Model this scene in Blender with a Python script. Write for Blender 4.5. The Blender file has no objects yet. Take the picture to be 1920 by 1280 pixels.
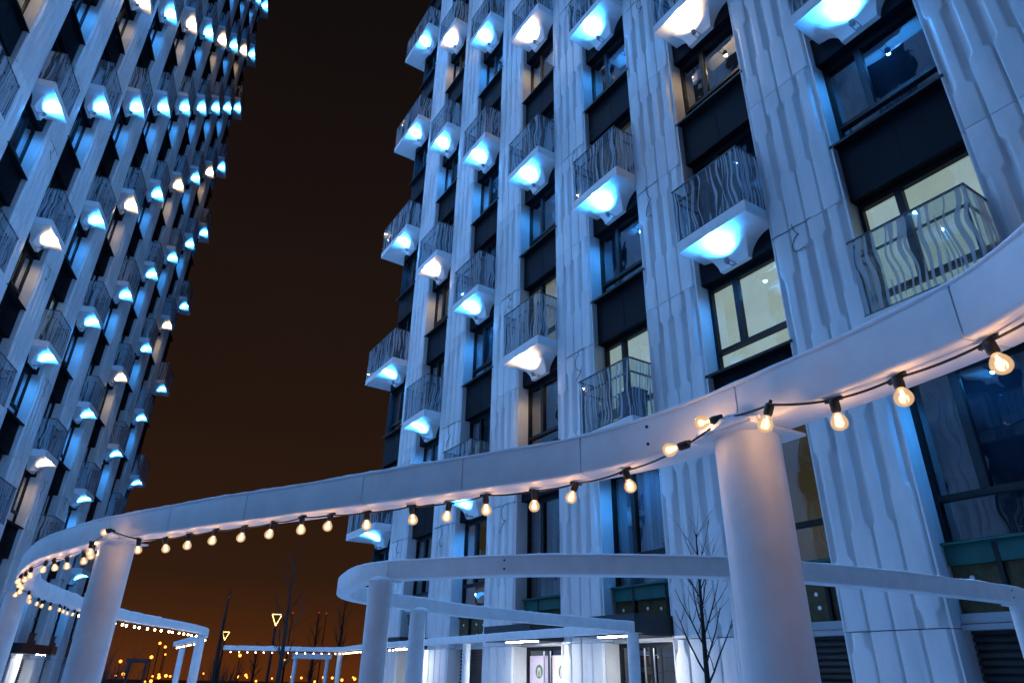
import bpy, bmesh, math, random
from mathutils import Vector, Matrix, noise
R = random.Random(7)
S = bpy.context.scene
COL = S.collection
EYE = 1.6

# ------------------------------------------------------------------ camera, sky, exposure
cam = bpy.data.cameras.new('camera')
camo = bpy.data.objects.new('camera', cam)
COL.objects.link(camo)
rt = (0.99979848, 0.02007469, 0.0)
fw = (-0.00891955, 0.44422844, 0.89586915)
up = (0.0179843, -0.89568862, 0.44431798)
M = Matrix(((rt[0], -rt[1], -rt[2], 0), (fw[0], -fw[1], -fw[2], 0), (up[0], -up[1], -up[2], EYE), (0, 0, 0, 1)))
camo.matrix_world = M
cam.sensor_width = 36
cam.lens = 1260 / 1920 * 36
cam.clip_start = 0.05
cam.clip_end = 3000
S.camera = camo

W = bpy.data.worlds.new('World')
S.world = W
W.use_nodes = True
nt = W.node_tree
nt.nodes.clear()
tc = nt.nodes.new('ShaderNodeTexCoord')
sx = nt.nodes.new('ShaderNodeSeparateXYZ')
nt.links.new(tc.outputs['Generated'], sx.inputs[0])
cr = nt.nodes.new('ShaderNodeValToRGB')
el = cr.color_ramp.elements
el[0].position = 0.0; el[0].color = (0.098, 0.0245, 0.0052, 1)
el[1].position = 1.0; el[1].color = (0.0042, 0.0031, 0.0036, 1)
for p, c in ((0.045, (0.060, 0.0182, 0.0052)), (0.11, (0.0305, 0.0119, 0.0052)), (0.30, (0.0185, 0.0085, 0.0050)),
             (0.50, (0.0128, 0.0068, 0.0050)), (0.74, (0.0068, 0.0045, 0.0043))):
    e = el.new(p); e.color = (*c, 1)
nt.links.new(sx.outputs[2], cr.inputs[0])
nz = nt.nodes.new('ShaderNodeTexNoise'); nz.inputs['Scale'].default_value = 2.2; nz.inputs['Detail'].default_value = 4
nt.links.new(tc.outputs['Generated'], nz.inputs['Vector'])
mr = nt.nodes.new('ShaderNodeMapRange'); mr.inputs[3].default_value = 0.85; mr.inputs[4].default_value = 1.15
nt.links.new(nz.outputs[0], mr.inputs[0])
bg = nt.nodes.new('ShaderNodeBackground')
nt.links.new(cr.outputs[0], bg.inputs[0])
nt.links.new(mr.outputs[0], bg.inputs[1])
wo = nt.nodes.new('ShaderNodeOutputWorld')
nt.links.new(bg.outputs[0], wo.inputs[0])

S.view_settings.view_transform = 'Standard'
S.view_settings.look = 'None'
S.view_settings.gamma = 1
S.view_settings.exposure = 0.0
S.view_settings.use_curve_mapping = False
S.render.engine = 'CYCLES'
cy = S.cycles
cy.use_denoising = True
cy.max_bounces = 7; cy.diffuse_bounces = 4; cy.glossy_bounces = 3; cy.transmission_bounces = 4
cy.transparent_max_bounces = 14
cy.sample_clamp_indirect = 14.0
cy.caustics_reflective = False; cy.caustics_refractive = False
try: cy.use_light_tree = True
except Exception: pass

LAMP_BLUE = (0.036, 0.33, 1.0)
RIM_FILL_BLUE, RIM_FILL_WARM = (0.105, 0.41, 1.0), (1.0, 0.80, 0.55)  # colours of the extra fill lamps at the slab rims
LAMP_WARM = (1.0, 0.70, 0.38)
P_BLUE, P_WARM = 640.0, 215.0
P_FILL_BLUE, P_FILL_WARM = 190.0, 80.0
DN_BLUE, DN_WARM = 135.0, 55.0     # lamps added under each floodlight to brighten the window below     # line above: lamps added at slab rims to light the facades

# ------------------------------------------------------------------ materials
def mat(name):
    m = bpy.data.materials.new(name); m.use_nodes = True
    t = m.node_tree; t.nodes.clear()
    o = t.nodes.new('ShaderNodeOutputMaterial')
    return m, t, o
def N(t, typ, **kw):
    n = t.nodes.new(typ)
    for k, v in kw.items():
        if k in n.inputs: n.inputs[k].default_value = v
        else: setattr(n, k, v)
    return n
def principled(name, col, rough=0.5, spec=0.5, metal=0.0, var=0.0, vscale=3.0, bump=0.0, bscale=40.0, col2=None, coord='Object'):
    m, t, o = mat(name)
    b = N(t, 'ShaderNodeBsdfPrincipled')
    b.inputs['Base Color'].default_value = (*col, 1); b.inputs['Roughness'].default_value = rough
    b.inputs['Specular IOR Level'].default_value = spec; b.inputs['Metallic'].default_value = metal
    t.links.new(b.outputs[0], o.inputs[0])
    tc = N(t, 'ShaderNodeTexCoord')
    if var or col2:
        n = N(t, 'ShaderNodeTexNoise', Scale=vscale, Detail=6.0, Roughness=0.62)
        t.links.new(tc.outputs[coord], n.inputs['Vector'])
        r = N(t, 'ShaderNodeValToRGB')
        c2 = col2 or tuple(c * (1 - var) for c in col)
        r.color_ramp.elements[0].position = 0.3; r.color_ramp.elements[0].color = (*c2, 1)
        r.color_ramp.elements[1].position = 0.68; r.color_ramp.elements[1].color = (*col, 1)
        t.links.new(n.outputs[0], r.inputs[0]); t.links.new(r.outputs[0], b.inputs['Base Color'])
    if bump:
        n2 = N(t, 'ShaderNodeTexNoise', Scale=bscale, Detail=5.0)
        t.links.new(tc.outputs[coord], n2.inputs['Vector'])
        bp = N(t, 'ShaderNodeBump', Strength=bump, Distance=0.01)
        t.links.new(n2.outputs[0], bp.inputs['Height']); t.links.new(bp.outputs[0], b.inputs['Normal'])
    return m
def emission(name, col, s):
    m, t, o = mat(name)
    e = N(t, 'ShaderNodeEmission', Strength=s); e.inputs[0].default_value = (*col, 1)
    t.links.new(e.outputs[0], o.inputs[0]); return m

def facade_material():
    m, t, o = mat('white_concrete')
    b = N(t, 'ShaderNodeBsdfPrincipled', Roughness=0.55)
    b.inputs['Specular IOR Level'].default_value = 0.35
    t.links.new(b.outputs[0], o.inputs[0])
    tc = N(t, 'ShaderNodeTexCoord'); oi = N(t, 'ShaderNodeObjectInfo')
    ad = N(t, 'ShaderNodeVectorMath', operation='ADD')
    sc = N(t, 'ShaderNodeVectorMath', operation='SCALE'); sc.inputs[3].default_value = 37.0
    cb = N(t, 'ShaderNodeCombineXYZ')
    for i in range(3): t.links.new(oi.outputs['Random'], cb.inputs[i])
    t.links.new(cb.outputs[0], sc.inputs[0]); t.links.new(tc.outputs['Object'], ad.inputs[0]); t.links.new(sc.outputs[0], ad.inputs[1])
    mp = N(t, 'ShaderNodeMapping'); mp.inputs['Scale'].default_value = (1, 1, 0.28)
    t.links.new(ad.outputs[0], mp.inputs[0])
    n = N(t, 'ShaderNodeTexNoise', Scale=2.6, Detail=7.0, Roughness=0.65)
    t.links.new(mp.outputs[0], n.inputs['Vector'])
    r = N(t, 'ShaderNodeValToRGB')
    r.color_ramp.elements[0].position = 0.25; r.color_ramp.elements[0].color = (0.56, 0.56, 0.57, 1)
    r.color_ramp.elements[1].position = 0.65; r.color_ramp.elements[1].color = (0.74, 0.74, 0.74, 1)
    hv = N(t, 'ShaderNodeHueSaturation'); vr = N(t, 'ShaderNodeMapRange'); vr.inputs[3].default_value = 0.88; vr.inputs[4].default_value = 1.04
    t.links.new(oi.outputs['Random'], vr.inputs[0]); t.links.new(vr.outputs[0], hv.inputs['Value'])
    t.links.new(n.outputs[0], r.inputs[0]); t.links.new(r.outputs[0], hv.inputs['Color']); t.links.new(hv.outputs[0], b.inputs['Base Color'])
    n2 = N(t, 'ShaderNodeTexNoise', Scale=60.0, Detail=4.0)
    t.links.new(tc.outputs['Object'], n2.inputs['Vector'])
    bp = N(t, 'ShaderNodeBump', Strength=0.12, Distance=0.01)
    t.links.new(n2.outputs[0], bp.inputs['Height']); t.links.new(bp.outputs[0], b.inputs['Normal'])
    return m

def pane_material(name, tint, boost):
    m, t, o = mat(name)
    tr = N(t, 'ShaderNodeBsdfTransparent'); tr.inputs[0].default_value = (*tint, 1)
    gl = N(t, 'ShaderNodeBsdfGlossy', Roughness=0.015); gl.inputs[0].default_value = (0.9, 0.95, 1, 1)
    fr = N(t, 'ShaderNodeFresnel'); ge = N(t, 'ShaderNodeNewGeometry'); io = N(t, 'ShaderNodeMapRange'); io.inputs[3].default_value = 1.55; io.inputs[4].default_value = 1.0
    t.links.new(ge.outputs['Backfacing'], io.inputs[0]); t.links.new(io.outputs[0], fr.inputs['IOR'])
    mu = N(t, 'ShaderNodeMath', operation='MULTIPLY'); mu.inputs[1].default_value = boost; mu.use_clamp = True
    tc = N(t, 'ShaderNodeTexCoord'); n = N(t, 'ShaderNodeTexNoise', Scale=1.7, Detail=1.0)
    t.links.new(tc.outputs['Object'], n.inputs['Vector'])
    bp = N(t, 'ShaderNodeBump', Strength=0.09, Distance=0.05)
    t.links.new(n.outputs[0], bp.inputs['Height']); t.links.new(bp.outputs[0], gl.inputs['Normal'])
    mx = N(t, 'ShaderNodeMixShader')
    t.links.new(fr.outputs[0], mu.inputs[0]); t.links.new(mu.outputs[0], mx.inputs[0])
    t.links.new(tr.outputs[0], mx.inputs[1]); t.links.new(gl.outputs[0], mx.inputs[2])
    t.links.new(mx.outputs[0], o.inputs[0]); return m

def rail_glass_material():
    m, t, o = mat('printed_glass')
    tc = N(t, 'ShaderNodeTexCoord'); oi = N(t, 'ShaderNodeObjectInfo')
    sp = N(t, 'ShaderNodeSeparateXYZ'); t.links.new(tc.outputs['Object'], sp.inputs[0])
    u = N(t, 'ShaderNodeMath', operation='ADD'); t.links.new(sp.outputs[0], u.inputs[0]); t.links.new(sp.outputs[1], u.inputs[1])
    rz = N(t, 'ShaderNodeMath', operation='MULTIPLY_ADD'); rz.inputs[1].default_value = 9.0
    t.links.new(oi.outputs['Random'], rz.inputs[0]); t.links.new(sp.outputs[2], rz.inputs[2])
    cw = N(t, 'ShaderNodeCombineXYZ'); t.links.new(u.outputs[0], cw.inputs[0]); t.links.new(rz.outputs[0], cw.inputs[2])
    nd = N(t, 'ShaderNodeTexNoise', Scale=1.7, Detail=0.0); t.links.new(cw.outputs[0], nd.inputs['Vector'])
    ds = N(t, 'ShaderNodeMath', operation='MULTIPLY_ADD'); ds.inputs[1].default_value = 0.22
    t.links.new(nd.outputs[0], ds.inputs[0]); t.links.new(u.outputs[0], ds.inputs[2])
    cb = N(t, 'ShaderNodeCombineXYZ')
    mu = N(t, 'ShaderNodeMath', operation='MULTIPLY'); mu.inputs[1].default_value = 15.0
    mz = N(t, 'ShaderNodeMath', operation='MULTIPLY'); mz.inputs[1].default_value = 0.42
    t.links.new(ds.outputs[0], mu.inputs[0]); t.links.new(rz.outputs[0], mz.inputs[0])
    t.links.new(mu.outputs[0], cb.inputs[0]); t.links.new(mz.outputs[0], cb.inputs[2])
    n = N(t, 'ShaderNodeTexNoise', Scale=1.0, Detail=1.0); t.links.new(cb.outputs[0], n.inputs['Vector'])
    rp = N(t, 'ShaderNodeMapRange'); rp.inputs[1].default_value = 0.53; rp.inputs[2].default_value = 0.545
    t.links.new(n.outputs[0], rp.inputs[0])
    tr = N(t, 'ShaderNodeBsdfTransparent'); tr.inputs[0].default_value = (0.78, 0.86, 0.9, 1)
    gl = N(t, 'ShaderNodeBsdfGlossy', Roughness=0.02)
    fr = N(t, 'ShaderNodeFresnel'); ge = N(t, 'ShaderNodeNewGeometry'); io = N(t, 'ShaderNodeMapRange'); io.inputs[3].default_value = 1.6; io.inputs[4].default_value = 1.0
    t.links.new(ge.outputs['Backfacing'], io.inputs[0]); t.links.new(io.outputs[0], fr.inputs['IOR'])
    m1 = N(t, 'ShaderNodeMixShader'); t.links.new(fr.outputs[0], m1.inputs[0]); t.links.new(tr.outputs[0], m1.inputs[1]); t.links.new(gl.outputs[0], m1.inputs[2])
    df = N(t, 'ShaderNodeBsdfDiffuse'); df.inputs[0].default_value = (0.66, 0.68, 0.72, 1)
    tl = N(t, 'ShaderNodeBsdfTranslucent'); tl.inputs[0].default_value = (0.5, 0.52, 0.54, 1)
    m2 = N(t, 'ShaderNodeMixShader'); m2.inputs[0].default_value = 0.45; t.links.new(df.outputs[0], m2.inputs[1]); t.links.new(tl.outputs[0], m2.inputs[2])
    fa = N(t, 'ShaderNodeMath', operation='MULTIPLY_ADD'); fa.inputs[1].default_value = 0.62; fa.inputs[2].default_value = 0.07
    t.links.new(rp.outputs[0], fa.inputs[0])
    m3 = N(t, 'ShaderNodeMixShader'); t.links.new(fa.outputs[0], m3.inputs[0]); t.links.new(m1.outputs[0], m3.inputs[1]); t.links.new(m2.outputs[0], m3.inputs[2])
    t.links.new(m3.outputs[0], o.inputs[0]); return m

def lit_room_material(name, c1, c2, s):
    m, t, o = mat(name)
    tc = N(t, 'ShaderNodeTexCoord'); oi = N(t, 'ShaderNodeObjectInfo')
    ad = N(t, 'ShaderNodeVectorMath', operation='ADD'); t.links.new(tc.outputs['Object'], ad.inputs[0]); t.links.new(oi.outputs['Location'], ad.inputs[1])
    n = N(t, 'ShaderNodeTexNoise', Scale=0.9, Detail=3.0); t.links.new(ad.outputs[0], n.inputs['Vector'])
    r = N(t, 'ShaderNodeValToRGB')
    r.color_ramp.elements[0].position = 0.15; r.color_ramp.elements[0].color = (*c1, 1)
    r.color_ramp.elements[1].position = 0.8; r.color_ramp.elements[1].color = (*c2, 1)
    t.links.new(n.outputs[0], r.inputs[0])
    e = N(t, 'ShaderNodeEmission', Strength=s); t.links.new(r.outputs[0], e.inputs[0])
    t.links.new(e.outputs[0], o.inputs[0]); return m

def curtain_material(name, c1, c2):
    m, t, o = mat(name)
    b = N(t, 'ShaderNodeBsdfPrincipled', Roughness=0.9); b.inputs['Specular IOR Level'].default_value = 0.1
    tc = N(t, 'ShaderNodeTexCoord'); oi = N(t, 'ShaderNodeObjectInfo')
    ad = N(t, 'ShaderNodeVectorMath', operation='ADD'); t.links.new(tc.outputs['Object'], ad.inputs[0]); t.links.new(oi.outputs['Location'], ad.inputs[1])
    mp = N(t, 'ShaderNodeMapping'); mp.inputs['Scale'].default_value = (9, 9, 0.25); t.links.new(ad.outputs[0], mp.inputs[0])
    n = N(t, 'ShaderNodeTexNoise', Scale=1.0, Detail=3.0); t.links.new(mp.outputs[0], n.inputs['Vector'])
    r = N(t, 'ShaderNodeValToRGB')
    r.color_ramp.elements[0].position = 0.35; r.color_ramp.elements[0].color = (*c1, 1)
    r.color_ramp.elements[1].position = 0.65; r.color_ramp.elements[1].color = (*c2, 1)
    t.links.new(n.outputs[0], r.inputs[0]); t.links.new(r.outputs[0], b.inputs['Base Color'])
    t.links.new(b.outputs[0], o.inputs[0]); return m

def snow_material(name='fresh_snow'):
    m, t, o = mat(name)
    b = N(t, 'ShaderNodeBsdfPrincipled', Roughness=0.75)
    b.inputs['Base Color'].default_value = (0.82, 0.84, 0.87, 1)
    tc = N(t, 'ShaderNodeTexCoord'); n = N(t, 'ShaderNodeTexNoise', Scale=70.0, Detail=6.0)
    t.links.new(tc.outputs['Object'], n.inputs['Vector'])
    bp = N(t, 'ShaderNodeBump', Strength=0.5, Distance=0.01); t.links.new(n.outputs[0], bp.inputs['Height']); t.links.new(bp.outputs[0], b.inputs['Normal'])
    t.links.new(b.outputs[0], o.inputs[0]); return m

def bulb_glass_material():
    m, t, o = mat('warm_bulb_glass')
    tr = N(t, 'ShaderNodeBsdfTransparent'); tr.inputs[0].default_value = (1, 0.93, 0.84, 1)
    em = N(t, 'ShaderNodeEmission', Strength=0.85); em.inputs[0].default_value = (1.0, 0.62, 0.34, 1)
    gl = N(t, 'ShaderNodeBsdfGlossy', Roughness=0.04)
    lw = N(t, 'ShaderNodeLayerWeight', Blend=0.35)
    mp = N(t, 'ShaderNodeMapRange'); mp.inputs[3].default_value = 0.85; mp.inputs[4].default_value = 0.40
    t.links.new(lw.outputs['Facing'], mp.inputs[0])
    m1 = N(t, 'ShaderNodeMixShader'); t.links.new(mp.outputs[0], m1.inputs[0]); t.links.new(tr.outputs[0], m1.inputs[1]); t.links.new(em.outputs[0], m1.inputs[2])
    m2 = N(t, 'ShaderNodeMixShader'); m2.inputs[0].default_value = 0.06; t.links.new(m1.outputs[0], m2.inputs[1]); t.links.new(gl.outputs[0], m2.inputs[2])
    t.links.new(m2.outputs[0], o.inputs[0]); return m

MT = dict(
    facade=facade_material(),
    slab=principled('balcony_concrete', (0.74, 0.74, 0.74), 0.5, 0.4, var=0.12, vscale=4, bump=0.06),
    corbel=principled('corbel_plaster', (0.78, 0.78, 0.78), 0.7, 0.2, var=0.05, vscale=5),
    frame=principled('dark_window_frame', (0.006, 0.007, 0.009), 0.45, 0.2),
    spandrel=principled('navy_panel', (0.0025, 0.004, 0.007), 0.6, 0.10, var=0.3, vscale=2),
    core=principled('dark_cavity_wall', (0.03, 0.032, 0.036), 0.8, 0.2, var=0.3),
    pane=pane_material('window_glass', (0.76, 0.84, 0.88), 3.6),
    rail=rail_glass_material(),
    railbar=principled('railing_metal', (0.06, 0.065, 0.07), 0.4, 0.5, metal=0.6),
    steel=principled('brushed_steel', (0.55, 0.55, 0.56), 0.28, 0.5, metal=1.0),
    room=principled('dark_room', (0.035, 0.045, 0.06), 0.9, 0.1, var=0.5, vscale=1.5),
    curtain=curtain_material('grey_curtain', (0.09, 0.11, 0.13), (0.34, 0.36, 0.38)),
    blind=curtain_material('pale_blind', (0.16, 0.17, 0.18), (0.36, 0.37, 0.38)),
    lit=lit_room_material('lit_room', (0.48, 0.55, 0.46), (0.70, 0.77, 0.66), 0.9),
    litwarm=lit_room_material('lit_room_warm', (0.30, 0.24, 0.12), (0.58, 0.50, 0.32), 0.7),
    litdim=lit_room_material('lit_room_dim', (0.05, 0.035, 0.015), (0.13, 0.095, 0.05), 0.7),
    lamp=principled('lamp_housing', (0.30, 0.31, 0.33), 0.45, 0.5),
    white=principled('pergola_white_paint', (0.77, 0.765, 0.76), 0.42, 0.45, var=0.15, vscale=7, bump=0.16, bscale=9),
    snow=snow_material(),
    black=principled('black_rubber', (0.010, 0.010, 0.011), 0.5, 0.4),
    bulb=bulb_glass_material(),
    filament=emission('glowing_filament', (1.0, 0.68, 0.38), 22.0),
    canopy=principled('black_canopy_metal', (0.010, 0.012, 0.015), 0.35, 0.5),
    strip=emission('cold_light_strip', (0.9, 0.95, 1.0), 300.0),
    shutter=principled('dark_shutter', (0.012, 0.013, 0.016), 0.5, 0.4),
    insul=principled('mineral_wool', (0.10, 0.085, 0.045), 0.95, 0.1, var=0.5, vscale=9, bump=0.5, bscale=60),
    green=principled('green_membrane', (0.012, 0.11, 0.095), 0.6, 0.3, var=0.3, vscale=4),
    wood=principled('brown_wood_panel', (0.20, 0.055, 0.02), 0.5, 0.3, var=0.4, vscale=6),
    poster=principled('pink_poster', (0.72, 0.60, 0.70), 0.5, 0.3, var=0.05),
    logo=principled('olive_print', (0.12, 0.19, 0.07), 0.5, 0.3),
    logow=principled('white_print', (0.8, 0.78, 0.8), 0.5, 0.3),
    bark=principled('dark_bark', (0.035, 0.028, 0.024), 0.9, 0.2, var=0.5, vscale=30, bump=0.6, bscale=60),
    pole=principled('dark_pole', (0.02, 0.018, 0.018), 0.5, 0.3),
    sodium=emission('sodium_light', (1.0, 0.29, 0.035), 5.5),
    led=emission('yellow_led_tube', (1.0, 0.72, 0.22), 6.0),
    red=emission('red_warning_light', (1.0, 0.05, 0.06), 0.8),
    farwall=principled('far_wall', (0.10, 0.08, 0.07), 0.8, 0.2, var=0.3, vscale=0.3),
    farwin=emission('far_lit_window', (1.0, 0.72, 0.42), 0.35),
    ground=principled('trodden_snow', (0.62, 0.64, 0.67), 0.85, 0.2, col2=(0.42, 0.43, 0.45), vscale=0.6, bump=0.6, bscale=6),
    rattan=principled('blue_grey_rattan', (0.16, 0.20, 0.26), 0.7, 0.2, var=0.5, vscale=40),
)

# ------------------------------------------------------------------ mesh helpers
class MB:
    def __init__(s): s.v = []; s.f = []; s.sm = set()
    def box(s, x0, x1, y0, y1, z0, z1):
        b = len(s.v)
        s.v += [(x0, y0, z0), (x1, y0, z0), (x1, y1, z0), (x0, y1, z0), (x0, y0, z1), (x1, y0, z1), (x1, y1, z1), (x0, y1, z1)]
        for q in ((0, 3, 2, 1), (4, 5, 6, 7), (0, 1, 5, 4), (1, 2, 6, 5), (2, 3, 7, 6), (3, 0, 4, 7)): s.f.append(tuple(b + i for i in q))
        return s
    def ring_loft(s, rings, caps=True, smooth=True, closed=False):
        b = len(s.v); n = len(rings[0])
        for r in rings: s.v += [tuple(p) for p in r]
        m = len(rings)
        for i in range(m - 1 if not closed else m):
            for j in range(n):
                a, c = b + i * n, b + ((i + 1) % m) * n
                if smooth: s.sm.add(len(s.f))
                s.f.append((a + j, a + (j + 1) % n, c + (j + 1) % n, c + j))
        if caps and not closed:
            k = len(s.v); s.v += [tuple(p) for p in rings[0]] + [tuple(p) for p in rings[-1]]
            s.f.append(tuple(k + j for j in reversed(range(n)))); s.f.append(tuple(k + n + j for j in range(n)))
        return s
    def tube(s, pts, rad, n=8, caps=True):
        pts = [Vector(p) for p in pts]; rr = rad if isinstance(rad, (list, tuple)) else [rad] * len(pts)
        rings = []; ref = None
        for i, p in enumerate(pts):
            t = (pts[min(i + 1, len(pts) - 1)] - pts[max(i - 1, 0)]).normalized()
            if ref is None:
                ref = Vector((0, 0, 1)) if abs(t.z) < 0.9 else Vector((1, 0, 0))
            a = (ref - t * ref.dot(t)).normalized(); ref = a; c = t.cross(a)
            rings.append([p + (a * math.cos(2 * math.pi * k / n) + c * math.sin(2 * math.pi * k / n)) * rr[i] for k in range(n)])
        return s.ring_loft(rings, caps)
    def lathe(s, prof, n=14, o=(0, 0, 0)):
        rings = [[(o[0] + r * math.cos(2 * math.pi * k / n), o[1] + r * math.sin(2 * math.pi * k / n), o[2] + z) for k in range(n)] for r, z in prof]
        return s.ring_loft(rings)
    def mesh(s, name, m, mx=1, recalc=True):
        me = bpy.data.meshes.new(name)
        v = [(p[0] * mx, p[1], p[2]) for p in s.v]
        me.from_pydata(v, [], s.f)
        for i in s.sm: me.polygons[i].use_smooth = True
        if recalc:
            bm = bmesh.new(); bm.from_mesh(me); bmesh.ops.recalc_face_normals(bm, faces=bm.faces); bm.to_mesh(me); bm.free()
        me.materials.append(m); return me
def put(name, me, parent=None, loc=(0, 0, 0), rot=(0, 0, 0), kind=None, label=None):
    o = bpy.data.objects.new(name, me); COL.objects.link(o); o.location = loc; o.rotation_euler = rot
    if parent: o.parent = parent
    if kind: o['kind'] = kind
    if label: o['label'] = label
    return o
def thing(name, label, cat, loc=(0, 0, 0), rz=0, group=None):
    o = bpy.data.objects.new(name, None); COL.objects.link(o); o.location = loc; o.rotation_euler = (0, 0, rz)
    o.empty_display_size = 0.2; o['label'] = label; o['category'] = cat
    if group: o['group'] = group
    return o
def tag(o, label, cat, group=None):
    o['label'] = label; o['category'] = cat
    if group: o['group'] = group
    return o
def spotlight(parent, loc, direction, col, power, angle, blend, size):
    l = bpy.data.lights.new('balcony_spot', 'SPOT'); l.color = col; l.energy = power; l.spot_size = math.radians(angle); l.spot_blend = blend
    l.shadow_soft_size = size
    o = bpy.data.objects.new('balcony_spot', l); COL.objects.link(o); o.parent = parent; o.location = loc
    o.rotation_euler = Vector(direction).to_track_quat('-Z', 'Y').to_euler(); return o

# ------------------------------------------------------------------ ground
b = MB(); n = 40
b.v = []
for i in range(n + 1):
    for j in range(n + 1):
        x = -1200 + 2400 * i / n; y = -400 + 2400 * j / n
        b.v.append((x, y, -0.012 * max(0, math.hypot(x, y) - 45) if math.hypot(x, y) > 45 else 0))
for i in range(n):
    for j in range(n): b.f.append((i * (n + 1) + j, (i + 1) * (n + 1) + j, (i + 1) * (n + 1) + j + 1, i * (n + 1) + j + 1))
b2 = MB(); b2.box(-45, 45, -30, 45, -0.3, 0.004)
put('ground', b.mesh('ground', MT['ground']), loc=(0, 0, -0.02), kind='structure')
put('pavement', b2.mesh('pavement', MT['ground']), kind='structure')

# ------------------------------------------------------------------ tower kit of parts
PITCH, OPEN, PIER, FL = 3.4382, 1.91, 3.4382 - 1.91, 3.3
def relief(u, z):
    n = 4; m = 0.055; p = (PIER - 2 * m) / n
    h = 0.0
    for k in range(n):
        x = abs(u - m - (k + .5) * p)
        s = max(-1, min(1, 9.0 * math.sin(2 * math.pi * (z / FL + 0.07 * k + 0.06 * (k % 2)))))
        half = p * 0.497; top = p * (0.325 + 0.125 * math.sin(s * math.pi / 2))
        if x < half:
            w = min(1.0, (half - x) / (half - top)); w = w ** 1.15
            h = max(h, 0.095 * w + 0.010 * (1 - (x / half) ** 2))
    e = min(u, PIER - u)
    if e < m - .010: h = max(h, 0.07)
    return h
def panel_mesh(name, h, mx, nz, zoff=0.0):
    b = MB(); nu = 100; g = 0.007
    for j in range(nz + 1):
        z = -h + g + (h - 2 * g) * j / nz
        for i in range(nu + 1):
            u = PIER * i / nu
            b.v.append((u, relief(u, z + zoff), z))
    w = nu + 1
    for j in range(nz):
        for i in range(nu):
            b.sm.add(len(b.f)); b.f.append((j * w + i, j * w + i + 1, (j + 1) * w + i + 1, (j + 1) * w + i))
    # returns and edges
    for side in (0, nu):
        u = PIER * side / nu
        k = len(b.v)
        b.v += [(u, -0.42, -h + g), (u, -0.42, -g)]
        col = [j * w + side for j in range(nz + 1)]
        # front edge is straight there: duplicate to keep the corner sharp
        f0 = len(b.v); b.v += [b.v[c] for c in col]
        b.f.append(tuple([k] + list(range(f0, f0 + nz + 1)) + [k + 1]))
    for j, zz in ((0, -h + g), (nz, -g)):
        f0 = len(b.v); b.v += [b.v[j * w + i] for i in range(nu + 1)]
        k = len(b.v); b.v += [(0, -0.42, zz), (PIER, -0.42, zz)]
        b.f.append(tuple([k] + list(range(f0, f0 + nu + 1)) + [k + 1]))
    me = b.mesh(name, MT['facade'], mx, recalc=False)
    bm = bmesh.new(); bm.from_mesh(me); bmesh.ops.recalc_face_normals(bm, faces=bm.faces); bm.to_mesh(me); bm.free()
    return me

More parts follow.
